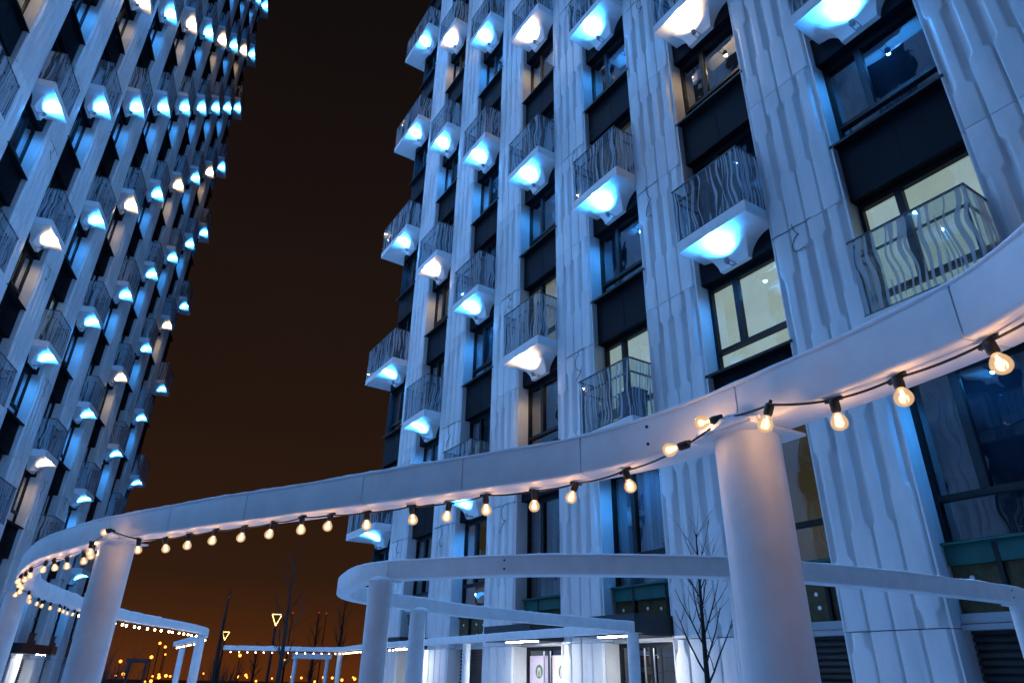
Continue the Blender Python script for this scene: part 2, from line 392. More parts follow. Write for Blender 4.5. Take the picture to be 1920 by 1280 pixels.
GV = -0.33       # depth of the glazing behind the pier face
MUL = 1.22       # where the mullion stands along the opening
def window_frame(h, rail, head=0.10):
    b = MB(); f = 0.065; y0, y1 = GV - 0.06, GV + 0.05
    b.box(0, f, y0, y1, -h, 0); b.box(OPEN - f, OPEN, y0, y1, -h, 0)
    b.box(f, OPEN - f, y0, y1, -head, 0); b.box(f, OPEN - f, y0, y1, -h, -h + f)
    b.box(MUL - 0.06, MUL + 0.06, y0, y1 + 0.004, rail, -head)
    b.box(f, OPEN - f, y0, y1 + 0.012, rail - 0.085, rail)
    b.box(-0.012, 0.02, y0 + .1, 0.01 + y1, rail - 0.075, rail - 0.01)
    return b
def pane(x0, x1, z0, z1):
    b = MB(); b.box(x0, x1, GV - 0.012, GV, z0, z1); return b
KIT = {}
def kit(mx, bd):
    K = {}
    K['panel'] = panel_mesh('relief_panel', FL, mx, 120)
    for nm, h, rail in (('win', 2.09, -1.49), ('door', 2.56, -1.75), ('low', 2.48, -1.80)):
        K[nm] = window_frame(h, rail).mesh(nm + '_frame', MT['frame'], mx)
        K[nm + 'a'] = pane(0.065, MUL - 0.06, rail, -0.10).mesh('wide_pane', MT['pane'], mx)
        K[nm + 'b'] = pane(MUL + 0.06, OPEN - 0.065, rail, -0.10).mesh('narrow_pane', MT['pane'], mx)
        K[nm + 'c'] = pane(0.065, OPEN - 0.065, -h + 0.065, rail - 0.085).mesh('lower_pane', MT['pane'], mx)
        for mm in ('room', 'curtain', 'blind', 'lit', 'litwarm', 'litdim'):
            q = MB()
            if mm in ('curtain', 'blind'):
                # drawn curtain in folds over part of the width, dark room behind
                prev = None; nn = 44
                for i in range(nn + 1):
                    x = 0.03 + (OPEN - 0.06) * i / nn; y = GV - 0.16 + 0.03 * math.sin(i * 1.45) + 0.02 * math.sin(i * 0.7)
                    q.v += [(x, y, -h), (x, y, 0)]
                    if i: q.sm.add(len(q.f)); q.f.append((2 * i - 2, 2 * i, 2 * i + 1, 2 * i - 1))
                K[nm + mm] = q.mesh('curtain', MT[mm], mx, recalc=False)
            else:
                q.box(0.01, OPEN - 0.01, GV - 0.14, GV - 0.12, -h, 0)
                K[nm + mm] = q.mesh('interior', MT[mm], mx)
    b = MB(); b.box(0.004, OPEN - 0.004, GV - .08, -0.085, -FL + 0.0, -2.12)
    b.box(OPEN / 2 - 0.05, OPEN / 2 - 0.04, -0.086, -0.079, -FL + .01, -2.13)
    K['spandrel'] = b.mesh('spandrel_panel', MT['spandrel'], mx)
    b = MB(); b.box(0.003, OPEN - 0.003, GV, 0.0, -2.118, -2.085); b.box(-0.045, OPEN + 0.045, 0.058, 0.085, -2.14, -2.085); b.box(0.003, OPEN - .003, 0.0, 0.058, -2.118, -2.085)
    K['sill'] = b.mesh('sill', MT['frame'], mx)
    b = MB(); b.box(0.004, OPEN - 0.004, GV - .08, -0.085, 0.0, 0.715)
    K['niche'] = b.mesh('niche_panel', MT['spandrel'], mx)
    for nm, L in (('', 1.755), ('end', 1.755 + (1.17 if mx > 0 else 0.74))):
        b = MB(); x0 = -0.015; x1 = x0 + L
        yb = -0.08 if not nm else -1.5
        if nm: b.box(OPEN + 0.12, x1, yb, -0.08, 0.45, 0.70)
        b.box(x0, x1, -0.08, bd, 0.535, 0.715)
        b.box(x0 + 0.012, x1 - 0.012, -0.078, bd - 0.012, 0.525, 0.535)
        b.box(x0, x1, -0.079, bd, 0.452, 0.525)
        K['slab' + nm] = b.mesh('balcony_slab', MT['slab'], mx)
        # flared corbel
        q = MB(); rings = []; nz = 14; c = 0.955 - 0.02
        for i in range(nz + 1):
            s = i / nz; fl = 1 - math.sqrt(max(0, 1 - s * s)); fl = fl * 0.93 + 0.07 * s
            xa = (c - .355) + ((x0 + .045) - (c - .355)) * fl; xb = (c + .355) + ((x1 - .045) - (c + .355)) * fl
            yf = 0.03 + (bd - 0.05 - 0.03) * fl; z = 0.452 * s
            rings.append([(xa, -0.09, z), (xb, -0.09, z), (xb, yf, z), (xa, yf, z)])
        k0 = 0
        for i in range(nz):
            for a, e in ((1, 2), (2, 3), (3, 0)):
                k0 = len(q.v); q.v += [rings[i][a], rings[i][e], rings[i + 1][e], rings[i + 1][a]]
                q.sm.add(len(q.f)); q.f.append((k0, k0 + 1, k0 + 2, k0 + 3))
        k0 = len(q.v); q.v += rings[0]; q.f.append((k0, k0 + 3, k0 + 2, k0 + 1))
        me = q.mesh('corbel', MT['corbel'], mx, recalc=False)
        bm = bmesh.new(); bm.from_mesh(me); bmesh.ops.remove_doubles(bm, verts=bm.verts, dist=1e-5)
        bmesh.ops.recalc_face_normals(bm, faces=bm.faces)
        for ed in bm.edges:
            if len(ed.link_faces) == 2 and ed.calc_face_angle(0) > 0.7: ed.smooth = False
        bm.to_mesh(me); bm.free(); K['corbel' + nm] = me
        z0, z1 = 0.735, 2.02
        cuts = [x0 + 0.01, x0 + L * .26, x0 + L * .75, x1 - 0.01]
        for i in range(3):
            b = MB(); b.box(cuts[i] + 0.004, cuts[i + 1] - 0.004, bd - 0.016, bd - 0.004, z0, z1)
            K['glass%d%s' % (i, nm)] = b.mesh('railing_glass', MT['rail'], mx)
        for nn, xx in (('glassn', x0 + .004), ('glassf', x1 - .016)):
            b = MB(); b.box(xx, xx + .012, 0.004, bd - 0.02, z0, z1); K[nn + nm] = b.mesh('railing_glass', MT['rail'], mx)
        b = MB()
        b.box(x0 - .004, x1 + .004, bd - 0.024, bd + 0.004, z1, z1 + 0.03)
        b.box(x0 - .004, x0 + .022, 0.002, bd - 0.026, z1, z1 + 0.03); b.box(x1 - .022, x1 + .004, 0.002, bd - 0.026, z1, z1 + 0.03)
        b.box(x0 + .0, x1, bd - 0.024, bd + 0.001, 0.717, 0.735)
        for zz in (1.72,):
            b.box(x0 + .06, x1 - .06, bd - 0.075, bd - 0.045, zz, zz + .035); b.box(x0 + .04, x0 + .07, 0.01, bd - .07, zz, zz + .035); b.box(x1 - .07, x1 - .04, 0.01, bd - .07, zz, zz + .035)
        for xx in (x0 + .06, x1 - .09):
            b.box(xx, xx + .03, bd - 0.08, bd - 0.05, 0.72, 1.76)
        K['handrail' + nm] = b.mesh('handrail', MT['railbar'], mx)
    # floodlight: cylinder head on a bent bracket
    b = MB(); ax = Vector((0, 0.42, 0.9)).normalized(); p0 = Vector((0, 0, 0)); pr = []
    b.tube([p0 - ax * .075, p0 - ax * .07, p0 - ax * .01, p0 + ax * .045], [.022, .042, .048, .052], 14)
    b.box(-0.06, -0.052, -0.20, 0.01, -0.03, -0.005); b.box(0.052, 0.06, -0.20, 0.01, -0.03, -0.005); b.box(-0.06, 0.06, -0.215, -0.20, -0.04, 0.025)
    K['flood'] = b.mesh('floodlight', MT['lamp'], mx)
    return K

def tower(name, label, origin, rz, mx, bd, t0, pitch, ks, jmax, jb, lit, warm, far_k, seed):
    rr = random.Random(seed)
    K = kit(mx, bd)
    T = thing(name, label, 'apartment tower', (*origin, 0), rz)
    zb = jb
    ground_h = zb - 3.52       # string course
    low = panel_mesh('relief_panel_low', 3.52, mx, 120)
    base = panel_mesh('relief_panel_base', ground_h, mx, 64, 1.0)
    X = lambda t: mx * t
    for k in ks:
        tn = t0 + pitch * k          # near edge of the opening of bay k
        # pier on the far side of the bay (none past the last bay)
        if k != far_k:
            xp = X(tn + OPEN)
            for j in range(0, jmax + 1):
                me = K['panel'] if j else low
                put('facade_panel', me, T, (xp, 0, zb + FL * j))
            put('facade_panel', base, T, (xp, 0, ground_h))
        for j in range(0, jmax + 1):
            zj = zb + FL * j
            bal = (k + j) % 2 == 0
            def window(kind, z):
                st = lit.get((k, j))
                if st is None:
                    st = rr.choices(['room', 'curtain', 'blind', 'litdim'], [4, 4, 2, 0.5])[0]
                w = put('window', K[kind], T, (X(tn), 0, z))
                for s_ in 'abc': put('pane', K[kind + s_], w)
                put('curtain' if st in ('curtain', 'blind') else 'interior', K[kind + st], w)
                return w
            # below the joint
            if j == 0: window('low', zj)
            elif bal:
                window('win', zj); put('spandrel_panel', K['spandrel'], T, (X(tn), 0, zj)); put('sill', K['sill'], T, (X(tn), 0, zj))
            else: window('door', zj)
            if not bal: 
                continue
            e = 'end' if k == far_k else ''
            put('niche_panel', K['niche'], T, (X(tn), 0, zj))
            B = put('balcony', K['slab' + e], T, (X(tn), 0, zj))
            put('corbel', K['corbel' + e], B)
            for q in ('glass0', 'glass1', 'glass2', 'glassn', 'glassf'): put('railing_glass', K[q + e], B)
            put('handrail', K['handrail' + e], B)
            xl = X(0.935)
            put('floodlight', K['flood'], B, (xl, 0.235, 0.03))
            if (k, j) in DARK.get(name, ()): continue
            wm = warm(k, j)
            c = LAMP_WARM if wm else LAMP_BLUE
            pl = (xl, 0.30, 0.095)
            spotlight(B, pl, (0, 0.30, 1), c, P_WARM if wm else P_BLUE, 140, 1.0, 0.05)
            spotlight(B, (xl, 0.24, -0.055), (0, -0.28, -1), c, DN_WARM if wm else DN_BLUE, 158, 0.7, 0.03)  # added lamp aimed down, lights reveals and glass below the fixture
            spotlight(B, (xl, bd - 0.04, 0.40), (0, 1, -0.12), RIM_FILL_WARM if wm else RIM_FILL_BLUE, P_FILL_WARM if wm else P_FILL_BLUE, 172, 0.35, 0.05)  # added fill lamp under the slab rim, no fixture here
    # dark core behind the glazing, corner post
    b = MB(); ta = t0 + pitch * min(ks) - PIER; te = t0 + pitch * far_k + OPEN
    b.box(ta, te, -12, GV - 0.75, 0, zb + FL * jmax + 4)
    for k in ks:
        tn = t0 + pitch * k
        b.box(tn + OPEN + .03 if k != far_k else tn + OPEN - .002, tn + OPEN + PIER - .03 if k != far_k else tn + OPEN + .07, GV - 0.76, -0.10, 0, zb + FL * jmax + 4)
    put('core_wall', b.mesh('core_wall', MT['core'], mx), T)
    # floor slabs inside, so that one storey's light stays in its storey
    b = MB()
    for j in range(0, jmax + 1): b.box(ta, te, GV - 0.80, GV - 0.085, zb + FL * j + .004, zb + FL * j + 0.2)
    put('floor_slab', b.mesh('floor_slab', MT['core'], mx), T)
    return T, K, X, t0, pitch, zb, ground_h
DARK = {}

# ---- right-hand tower
lit_r = {(0, 1): 'lit', (1, 1): 'lit', (2, 1): 'lit', (3, 2): 'litwarm', (0, 2): 'room', (1, 3): 'room', (-1, 1): 'room', (1, 2): 'room', (2, 2): 'room', (2, 4): 'room', (0, 0): 'room',
         (1, 0): 'litdim', (2, 0): 'curtain', (3, 1): 'room', (3, 3): 'room', (4, 2): 'curtain', (5, 3): 'litdim'}
warm_r = {(1, 3), (3, 5), (5, 7), (5, 3), (3, 1), (-1, 5), (-1, 1), (2, 8), (4, 8)}
A1 = 0.5627
n1 = (-math.cos(A1), -math.sin(A1))
TR = tower('relief_clad_tower', 'white tower on the right with bottle relief piers and wave printed balconies',
           (3.4174 - 0.72 * n1[0], 11.6857 - 0.72 * n1[1]), math.pi / 2 + A1, 1, 0.72, 0.17 - OPEN - PITCH, PITCH, range(-2, 7), 11,
           4.16 + EYE, lit_r, lambda k, j: (k, j) in warm_r, 6, 3)
# ---- left-hand tower
A2 = -0.3031
n2 = (math.cos(A2), -math.sin(A2))
def warm_l(k, j): return k % 2 == 1 and (j - k) % 4 == 2
lit_l = {(2, 3): 'lit', (6, 1): 'lit', (7, 1): 'lit', (5, 3): 'litwarm', (2, 4): 'blind'}
TL = tower('receding_tower', 'white tower on the left with tight rows of glowing balconies receding upward',
           (-16.1559 - 0.61 * n2[0], 18.2928 - 0.61 * n2[1]), math.atan2(-math.cos(A2), -math.sin(A2)), -1, 0.61, 0.20 - OPEN, 3.4275, range(-6, 9), 17,
           3.80 + EYE, lit_l, warm_l, 8, 5)

# ---- ground storey of the right tower
T, K, X, t0, pitch, zb, gh = TR
def ground_storey(TT, ks, doors, brown=False):
    T, K, X, t0, pitch, zb, gh = TT
    mx = 1 if X(1) > 0 else -1
    zs = zb - 2.48
    b = MB(); b.box(0.004, OPEN - .004, -0.30, -0.20, -0.26, 0); b.box(0.004, OPEN - .004, GV - .05, -0.12, 0, 0.03)
    g = b.mesh('membrane_strip', MT['green' if not brown else 'wood'], mx)
    b = MB(); b.box(0.004, OPEN - .004, -0.42, -0.26 if not brown else -0.10, gh + 0.18 - zs, -0.262)
    ins = b.mesh('insulation_panel', MT['insul' if not brown else 'wood'], mx)
    was = []
    for i in range(9):
        wq = MB(); x = 0.16 + (i % 5) * 0.39 + R.uniform(-.05, .05); z = (-0.42 if i < 5 else -0.68) + R.uniform(-.04, .04)
        wq.tube([(x, -0.262, z), (x, -0.252, z)], 0.032, 10); was.append(wq.mesh('fixing_washer', MT['logow'], mx))
    b = MB(); b.box(0.004, OPEN - .004, -0.43, -0.16, gh + 0.06 - zs, gh + 0.18 - zs); b.box(0.004, OPEN - .004, -0.43, -0.12, gh - .02 - zs, gh + 0.05 - zs)
    lin = b.mesh('steel_lintel', MT['lamp'], mx)
    b = MB()
    z = 0.02
    while z < gh - 0.03: b.box(0.01, OPEN - .01, -0.40, -0.33, z, z + 0.05); b.box(.01, OPEN - .01, -.43, -.40, z, z + .09); z += 0.09
    sh = b.mesh('slatted_shutter', MT['shutter'], mx)
    b = MB(); b.box(0, 0.06, -.27, -.19, -1.0, -.02)
    st = b.mesh('steel_bracket', MT['frame'], mx)
    for k in ks:
        xx = X(t0 + pitch * k)
        put('membrane_strip', g, T, (xx, 0, zs)); ip = put('insulation_panel', ins, T, (xx, 0, zs))
        if not brown:
            for q in was: put('fixing_washer', q, ip)
            for q in (.3, 1.25): put('steel_bracket', st, T, (xx + q * mx, 0, zs))
        put('steel_lintel', lin, T, (xx, 0, zs))
        if k not in doors: put('shutter', sh, T, (xx, 0, 0))
ground_storey(TR, range(-2, 7), (2, 3))
ground_storey(TL, range(-6, 9), (4,), True)

def canopy(TT, ta, tb, y1, z0, z1, sa, sb, wood=False):
    T, K, X, t0, pitch, zb, gh = TT
    mx = 1 if X(1) > 0 else -1
    b = MB(); b.box(ta, tb, -0.1, y1, z0 + .02, z1); b.box(ta + .03, tb - .03, -0.1, y1 - .03, z0, z0 + .02)
    c = put('entrance_canopy', b.mesh('entrance_canopy', MT['canopy'], mx), T)
    b = MB(); b.box(sa, sb, y1 - .32, y1 - .27, z0 - .012, z0 - .001)
    put('light_strip', b.mesh('light_strip', MT['strip'], mx), c)
    if wood:
        b = MB(); b.box(tb + .001, tb + .03, -0.1, y1 + .01, z0, z1); b.box(tb - .9, tb, y1 + .001, y1 + .02, z0, z1)
        put('wood_fascia', b.mesh('wood_fascia', MT['wood'], mx), c)
    return c
canopy(TR, 1.66, 3.50, 1.02, 0.69 + EYE, 1.04 + EYE, 1.95, 3.00)
canopy(TR, 4.98, 6.92, 1.02, 0.68 + EYE, 1.02 + EYE, 5.12, 6.35)
canopy(TR, 11.75, 13.70, 1.02, 0.64 + EYE, 0.95 + EYE, 11.9, 12.6)
canopy(TL, 11.2, 16.3, 1.1, 0.44 + EYE, 0.80 + EYE, 14.6, 15.9, True)

def doors(k, posters):
    T, K, X, t0, pitch, zb, gh = TR
    x0 = X(t0 + pitch * k)
    b = MB(); y0, y1 = GV - .05, GV + .04
    b.box(0, .06, y0, y1, 0, gh); b.box(OPEN - .06, OPEN, y0, y1, 0, gh); b.box(.06, OPEN - .06, y0, y1, gh - .1, gh)
    b.box(OPEN / 2 - .05, OPEN / 2 + .05, y0, y1, 0, gh - .1); b.box(.06, OPEN - .06, y0, y1, 0, .1)
    d = put('double_door', b.mesh('double_door', MT['frame']), T, (x0, 0, 0))
    for xa, xb in ((.06, OPEN / 2 - .05), (OPEN / 2 + .05, OPEN - .06)):
        q = MB(); q.box(xa, xb, GV - .012, GV, .1, gh - .1); put('pane', q.mesh('door_pane', MT['pane']), d)
    for xx in (OPEN / 2 - .13, OPEN / 2 + .13):
        q = MB(); q.tube([(xx, GV + .10, .55), (xx, GV + .10, 2.12)], .017, 10); q.tube([(xx, GV, .7), (xx, GV + .1, .7)], .008, 6); q.tube([(xx, GV, 2.0), (xx, GV + .1, 2.0)], .008, 6)
        put('pull_handle', q.mesh('pull_handle', MT['steel']), d)
    if not posters:
        q = MB(); q.box(0.02, OPEN - .02, GV - .62, GV - .60, 0, gh); put('interior', q.mesh('door_interior', MT['litdim']), d); return
    for xa, xb in ((.10, OPEN / 2 - .07), (OPEN / 2 + .07, OPEN - .10)):
        q = MB(); q.box(xa, xb, GV + .001, GV + .006, 0.5, 2.03); p = put('poster', q.mesh('poster', MT['poster']), d)
        cx = (xa + xb) / 2; cz = 1.69; g = MB(); rg = 0.15
        g.tube([(cx, GV + .0062, cz), (cx, GV + .0085, cz)], rg, 32); put('round_emblem', g.mesh('round_emblem', MT['logo']), p)
        g = MB(); yy = GV + .0105
        for sg in (1, -1):
            pts = [(cx + sg * .070, yy, cz - .10), (cx + sg * .066, yy, cz - .02), (cx + sg * .05, yy, cz + .055), (cx + sg * .026, yy, cz + .085), (cx + sg * .010, yy, cz + .05), (cx, yy, cz - .0)]
            g.tube(pts, .0075, 6)
        g.tube([(cx, yy, cz + .0), (cx, yy, cz - .11)], .006, 6)
        put('leaf_mark', g.mesh('leaf_mark', MT['logow']), p)
        # heading under the emblem
        if xa > 0.5: continue
        fc = bpy.data.curves.new('poster_text', 'FONT'); fc.body = '\u00e9coun'; fc.size = 0.2; fc.align_x = 'CENTER'; fc.extrude = 0.001
        fo = bpy.data.objects.new('lettering', fc); COL.objects.link(fo); bpy.context.view_layer.update()
        me = bpy.data.meshes.new_from_object(fo.evaluated_get(bpy.context.evaluated_depsgraph_get())); bpy.data.objects.remove(fo); bpy.data.curves.remove(fc)
        me.materials.clear(); me.materials.append(MT['wood'])
        put('poster_lettering', me, p, (cx, GV + .0095, 1.37), (math.pi / 2, 0, math.pi))
doors(2, False); doors(3, True)

# loose festoon wires on the piers
def loose_wires(TT, spots):
    T, K, X, t0, pitch, zb, gh = TT
    mx = 1 if X(1) > 0 else -1
    for (k, j, off, L, sd) in spots:
        r2 = random.Random(sd); b = MB(); pts = []
        x = off; z = 0.0
        for i in range(61):
            a = i / 60
            pts.append((x + 0.10 * math.sin(a * 9 + sd) * (0.4 + a), 0.122 + 0.01 * math.sin(a * 7), 0.02 - L * a + 0.06 * math.sin(a * 12 + sd)))
        b.tube(pts, 0.0075, 5)
        pts = [(x - .35 + .12 * i, 0.116, 0.005 + 0.012 * math.sin(i * 2.1 + sd)) for i in range(8)]
        b.tube(pts, 0.006, 5)
        put('loose_wire', b.mesh('loose_wire', MT['black'], mx), T, (X(t0 + pitch * k + OPEN), 0, zb + FL * j))
loose_wires(TR, [(1, 2, 1.1, .9, 1), (0, 1, 1.0, .6, 2), (2, 3, .5, .5, 3), (2, 1, .6, .8, 4), (3, 0, .6, .7, 5), (4, 1, .7, .7, 6), (3, 2, .5, .45, 7), (4, 0, .8, .7, 8), (5, 0, .7, .5, 9), (1, 4, .8, .6, 10), (2, 5, .6, .5, 11)])
loose_wires(TL, [(2, 2, .6, .7, 1), (0, 2, .7, .9, 2), (1, 3, .6, .6, 3), (3, 1, .6, .7, 4), (0, 4, .7, .5, 5), (4, 1, .6, .5, 6), (5, 0, .5, .6, 7), (2, 0, .6, .8, 8)])

# things kept on the lit balcony
T, K, X, t0, pitch, zb, gh = TR
def on_balcony(k, j, tau, y, z=0.717):
    t = t0 + pitch * k + tau
    return T.matrix_basis @ Vector((t, y, zb + FL * j + z))
bpy.context.view_layer.update()
p = TR[0].matrix_world @ Vector((t0 + pitch * 2 + 1.15, 0.34, zb + 0.717))
ch = thing('rattan_chair', 'round backed rattan chair on the lit balcony just above the beam', 'chair', p, math.pi / 2 + A1)
b = MB(); b.lathe([(0.02, .38), (.24, .38), (.27, .42), (.24, .46), (.02, .46)], 18); put('seat', b.mesh('chair_seat', MT['rattan']), ch)
b = MB(); rings = []
for i in range(9):
    a = math.pi * (0.0 + i / 8); rings.append([(0.29 * math.cos(a), -0.14 - .05 * math.sin(a), .44 + .42 * math.sin(a)), (0.25 * math.cos(a), -0.10 - .05 * math.sin(a), .44 + .38 * math.sin(a))])
for i in range(9):
    a = math.pi * i / 8
b.tube([(0.28 * math.cos(math.pi * i / 12), -0.16, .44 + .44 * math.sin(math.pi * i / 12)) for i in range(13)], .02, 8)
for q in (-.18, -.09, 0, .09, .18): b.tube([(q, -.16, .44), (q, -.17, .44 + .44 * math.sqrt(1 - (q / .28) ** 2))], .012, 6)
put('backrest', b.mesh('chair_back', MT['rattan']), ch)
for sx_ in (-.2, .2):
    for sy_ in (-.16, .16):
        b = MB(); b.tube([(sx_, sy_, 0), (sx_ * .8, sy_ * .8, .39)], .016, 7); put('leg', b.mesh('chair_leg', MT['rattan']), ch)
p = TR[0].matrix_world @ Vector((t0 + pitch * 2 + .34, 0.33, zb + 0.717))
bx = thing('storage_bin', 'dark blue storage bin standing behind glass on the lit balcony', 'storage bin', p, math.pi / 2 + A1)
b = MB(); b.ring_loft([[(s * w, t_ * d, z) for s, t_ in ((-1, -1), (1, -1), (1, 1), (-1, 1))] for z, w, d in ((0, .22, .17), (.62, .25, .19), (.66, .25, .19))], smooth=False); put('body', b.mesh('bin_body', MT['rattan']), bx)
b = MB(); b.box(-.265, .265, -.205, .205, .662, .70); put('lid', b.mesh('bin_lid', MT['spandrel']), bx)

# ------------------------------------------------------------------ serpentine pergola
H = EYE + 0.65        # underside of the beam
BW = 0.0685
def spline(pts, n=10):
    P = [Vector((*p, 0)) for p in pts]; P = [2 * P[0] - P[1]] + P + [2 * P[-1] - P[-2]]
    out = []
    for i in range(1, len(P) - 2):
        a, b_, c, d = P[i - 1], P[i], P[i + 1], P[i + 2]
        for j in range(n):
            t = j / n
            out.append(0.5 * ((2 * b_) + (-a + c) * t + (2 * a - 5 * b_ + 4 * c - d) * t * t + (-a + 3 * b_ - 3 * c + d) * t ** 3))
    out.append(P[-2]); return out
class Path:
    def __init__(s, pts, n=14):
        s.p = spline(pts, n); s.s = [0.0]
        for i in range(1, len(s.p)): s.s.append(s.s[-1] + (s.p[i] - s.p[i - 1]).length)
    def at(s, x):
        x = max(0, min(s.s[-1], x))
        lo, hi = 0, len(s.s) - 1
        while hi - lo > 1:
            m = (lo + hi) // 2
            if s.s[m] <= x: lo = m
            else: hi = m
        f = (x - s.s[lo]) / max(1e-9, s.s[hi] - s.s[lo])
        return s.p[lo].lerp(s.p[hi], f)
    def tan(s, x): return (s.at(x + .06) - s.at(x - .06)).normalized()
    def right(s, x):
        t = s.tan(x); return Vector((t.y, -t.x, 0))
    def nearest(s, q):
        q = Vector((q[0], q[1], 0)); i = min(range(len(s.p)), key=lambda k: (s.p[k] - q).length); return s.s[i]
PA = Path([(0.86, -.55), (0.899, 0.065), (1.026, 0.6), (1.043, 1.112), (0.986, 1.365), (0.807, 1.727), (0.567, 2.12), (0.305, 2.407), (0.037, 2.592), (-0.545, 2.958), (-0.972, 3.227), (-1.41, 3.483), (-2.042, 3.896), (-2.479, 4.208), (-3.064, 4.745), (-3.457, 5.186), (-4.05, 5.981), (-4.554, 6.803), (-4.893, 7.421), (-5.245, 8.47), (-5.55, 9.448), (-5.877, 10.875), (-6.06, 12.222), (-6.101, 13.401), (-6.255, 14.775), (-6.581, 16.047), (-7.658, 18.515), (-8.918, 20.833), (-10.909, 24.408)])
PB = Path([(-10.478, 27.49), (-8.117, 27.368), (-6.127, 26.983), (-4.692, 24.0), (-2.564, 20.06), (-0.428, 16.08), (0.954, 13.683), (1.96, 11.86)])
PC = Path([(1.99, 11.56), (1.843, 11.425), (0.665, 10.41), (-0.397, 9.389), (-0.992, 8.507), (-1.38, 7.873), (-1.57, 7.361), (-1.564, 6.869), (-1.398, 6.348), (-1.202, 5.907), (-0.939, 5.625), (-0.568, 5.445), (-0.1, 5.232), (0.352, 5.125), (0.937, 5.065), (1.502, 5.077), (2.149, 5.233), (2.857, 5.506), (3.555, 5.849), (4.511, 6.393), (5.318, 7.08)])
def sect(hw, hh, r, n=3):
    pts = []
    for cx, cz, a0 in ((hw - r, hh - r, 0), (-hw + r, hh - r, 90), (-hw + r, -hh + r, 180), (hw - r, -hh + r, 270)):
        for i in range(n + 1):
            a = math.radians(a0 + 90 * i / n); pts.append((cx + r * math.cos(a), cz + r * math.sin(a)))
    return pts
def sweep(path, a, b_, step, hw, z0, z1, r, z_off=None):
    q = MB(); n = max(1, int(math.ceil((b_ - a) / step))); rings = []
    se = sect(hw, (z1 - z0) / 2, r)
    for i in range(n + 1):
        s = a + (b_ - a) * i / n; c = path.at(s); rr_ = path.right(s)
        rings.append([c + rr_ * u + Vector((0, 0, (z0 + z1) / 2 + w)) for u, w in se])
    q.ring_loft(rings); return q
def snow_sweep(path, a, b_, seed):
    q = MB(); n = int((b_ - a) / 0.035); rings = []
    for i in range(n + 1):
        s = a + (b_ - a) * i / n; c = path.at(s); rr_ = path.right(s)
        h = 0.012 + 0.010 * noise.noise(Vector((s * 3.1, seed, 0))) + 0.005 * noise.noise(Vector((s * 14, seed, 3)))
        w = BW + 0.002 + 0.004 * noise.noise(Vector((s * 9, seed, 7)))
        h = max(0.004, h)
        ring = []
        for u, zz in ((-1, -.004), (-.97, .55 * h), (-.8, .95 * h), (-.4, 1.1 * h), (0, 1.2 * h), (.4, 1.1 * h), (.8, .95 * h), (.97, .55 * h), (1, -.004)):
            ring.append(c + rr_ * (u * w) + Vector((0, 0, H + 2 * BW + zz)))
        rings.append(ring)
    q.ring_loft(rings); return q
def pergola(path, label, cols, seg, start, end, snow_to, seed, lumps=()):
    o0 = path.at((start + end) / 2)
    PG = thing('curved_pergola', label, 'pergola', (o0.x, o0.y, 0))
    off = Vector((-o0.x, -o0.y, 0))
    s = start; r_ = random.Random(seed)
    while s < end - 0.05:
        e = min(end, s + seg * r_.uniform(.8, 1.2) * (1 + s * .02))
        if end - e < .3: e = end
        q = sweep(path, s + .003, e - .003, .07 + s * .004, BW, H, H + 2 * BW, .012)
        put('beam_segment', q.mesh('beam_segment', MT['white']), PG, off)
        s = e
    q = sweep(path, start + .01, end - .01, .12, BW - .005, H + .005, H + 2 * BW - .005, .01)
    put('beam_core', q.mesh('beam_core', MT['white']), PG, off)
    q = snow_sweep(path, start, min(end, snow_to), seed); put('snow_cap', q.mesh('snow_cap', MT['snow']), PG, off)
    for (x, y, d) in cols:
        sc_ = path.nearest((x, y)); t = path.tan(sc_); ang = math.atan2(t.y, t.x)
        q = MB(); q.lathe([(d / 2, 0.02), (d / 2, H - .010)], 40); put('column', q.mesh('column', MT['white']), PG, off + Vector((x, y, 0)))
        q = MB(); w = d * .62; q.ring_loft([[(u * w, v * w, z) for u, v in ((-1, -1), (1, -1), (1, 1), (-1, 1))] for z in (0, .0085)], smooth=False)
        put('cap_plate', q.mesh('cap_plate', MT['white']), PG, off + Vector((x, y, H - .0095)), (0, 0, ang))
    for (s_, lat, ln, hh, wd) in lumps:
        q = MB(); rings = []; n = 44
        for i in range(n + 1):
            a = i / n; s2 = s_ + ln * (a - .5); env = math.sin(math.pi * min(1, max(0.02, a))) ** .55
            c = path.at(s2) + path.right(s2) * lat; rr_ = path.right(s2); ring = []
            for k in range(12):
                th = 2 * math.pi * k / 12
                f = 1 + .30 * noise.noise(Vector((s2 * 16, k * .8, seed))) + .16 * noise.noise(Vector((s2 * 60, k * 1.7, seed)))
                ring.append(c + rr_ * (wd * env * f * math.cos(th)) + Vector((0, 0, H + .0 + max(-.001, hh * env * f * math.sin(th)))))
            rings.append(ring)
        q.ring_loft(rings); put('ice_lump', q.mesh('ice_lump', MT['snow']), PG, off)
    return PG, off
D = .188
PGA, offA = pergola(PA, 'foreground serpentine white pergola sweeping from the right edge down to the left', [(0.705, 1.915, D), (-2.275, 4.06, D), (-4.84, 7.1, D), (-6.55, 15.8, D), (-10.78, 24.7, D)], .62, 0.05, PA.s[-1] - .02, 16, 3,
                    lumps=[(PA.nearest((.70, 1.92)) - .03, -.096, .25, .036, .032), (PA.nearest((-2.2, 4.0)) + .02, -.088, .20, .035, .026)])
PGB, offB = pergola(PB, 'distant straight white pergola carrying a row of bulbs between the towers', [(-6.1, 27.35, D), (-0.92, 17.35, D)], 2.0, 0.02, PB.s[-1] - .02, 40, 4)
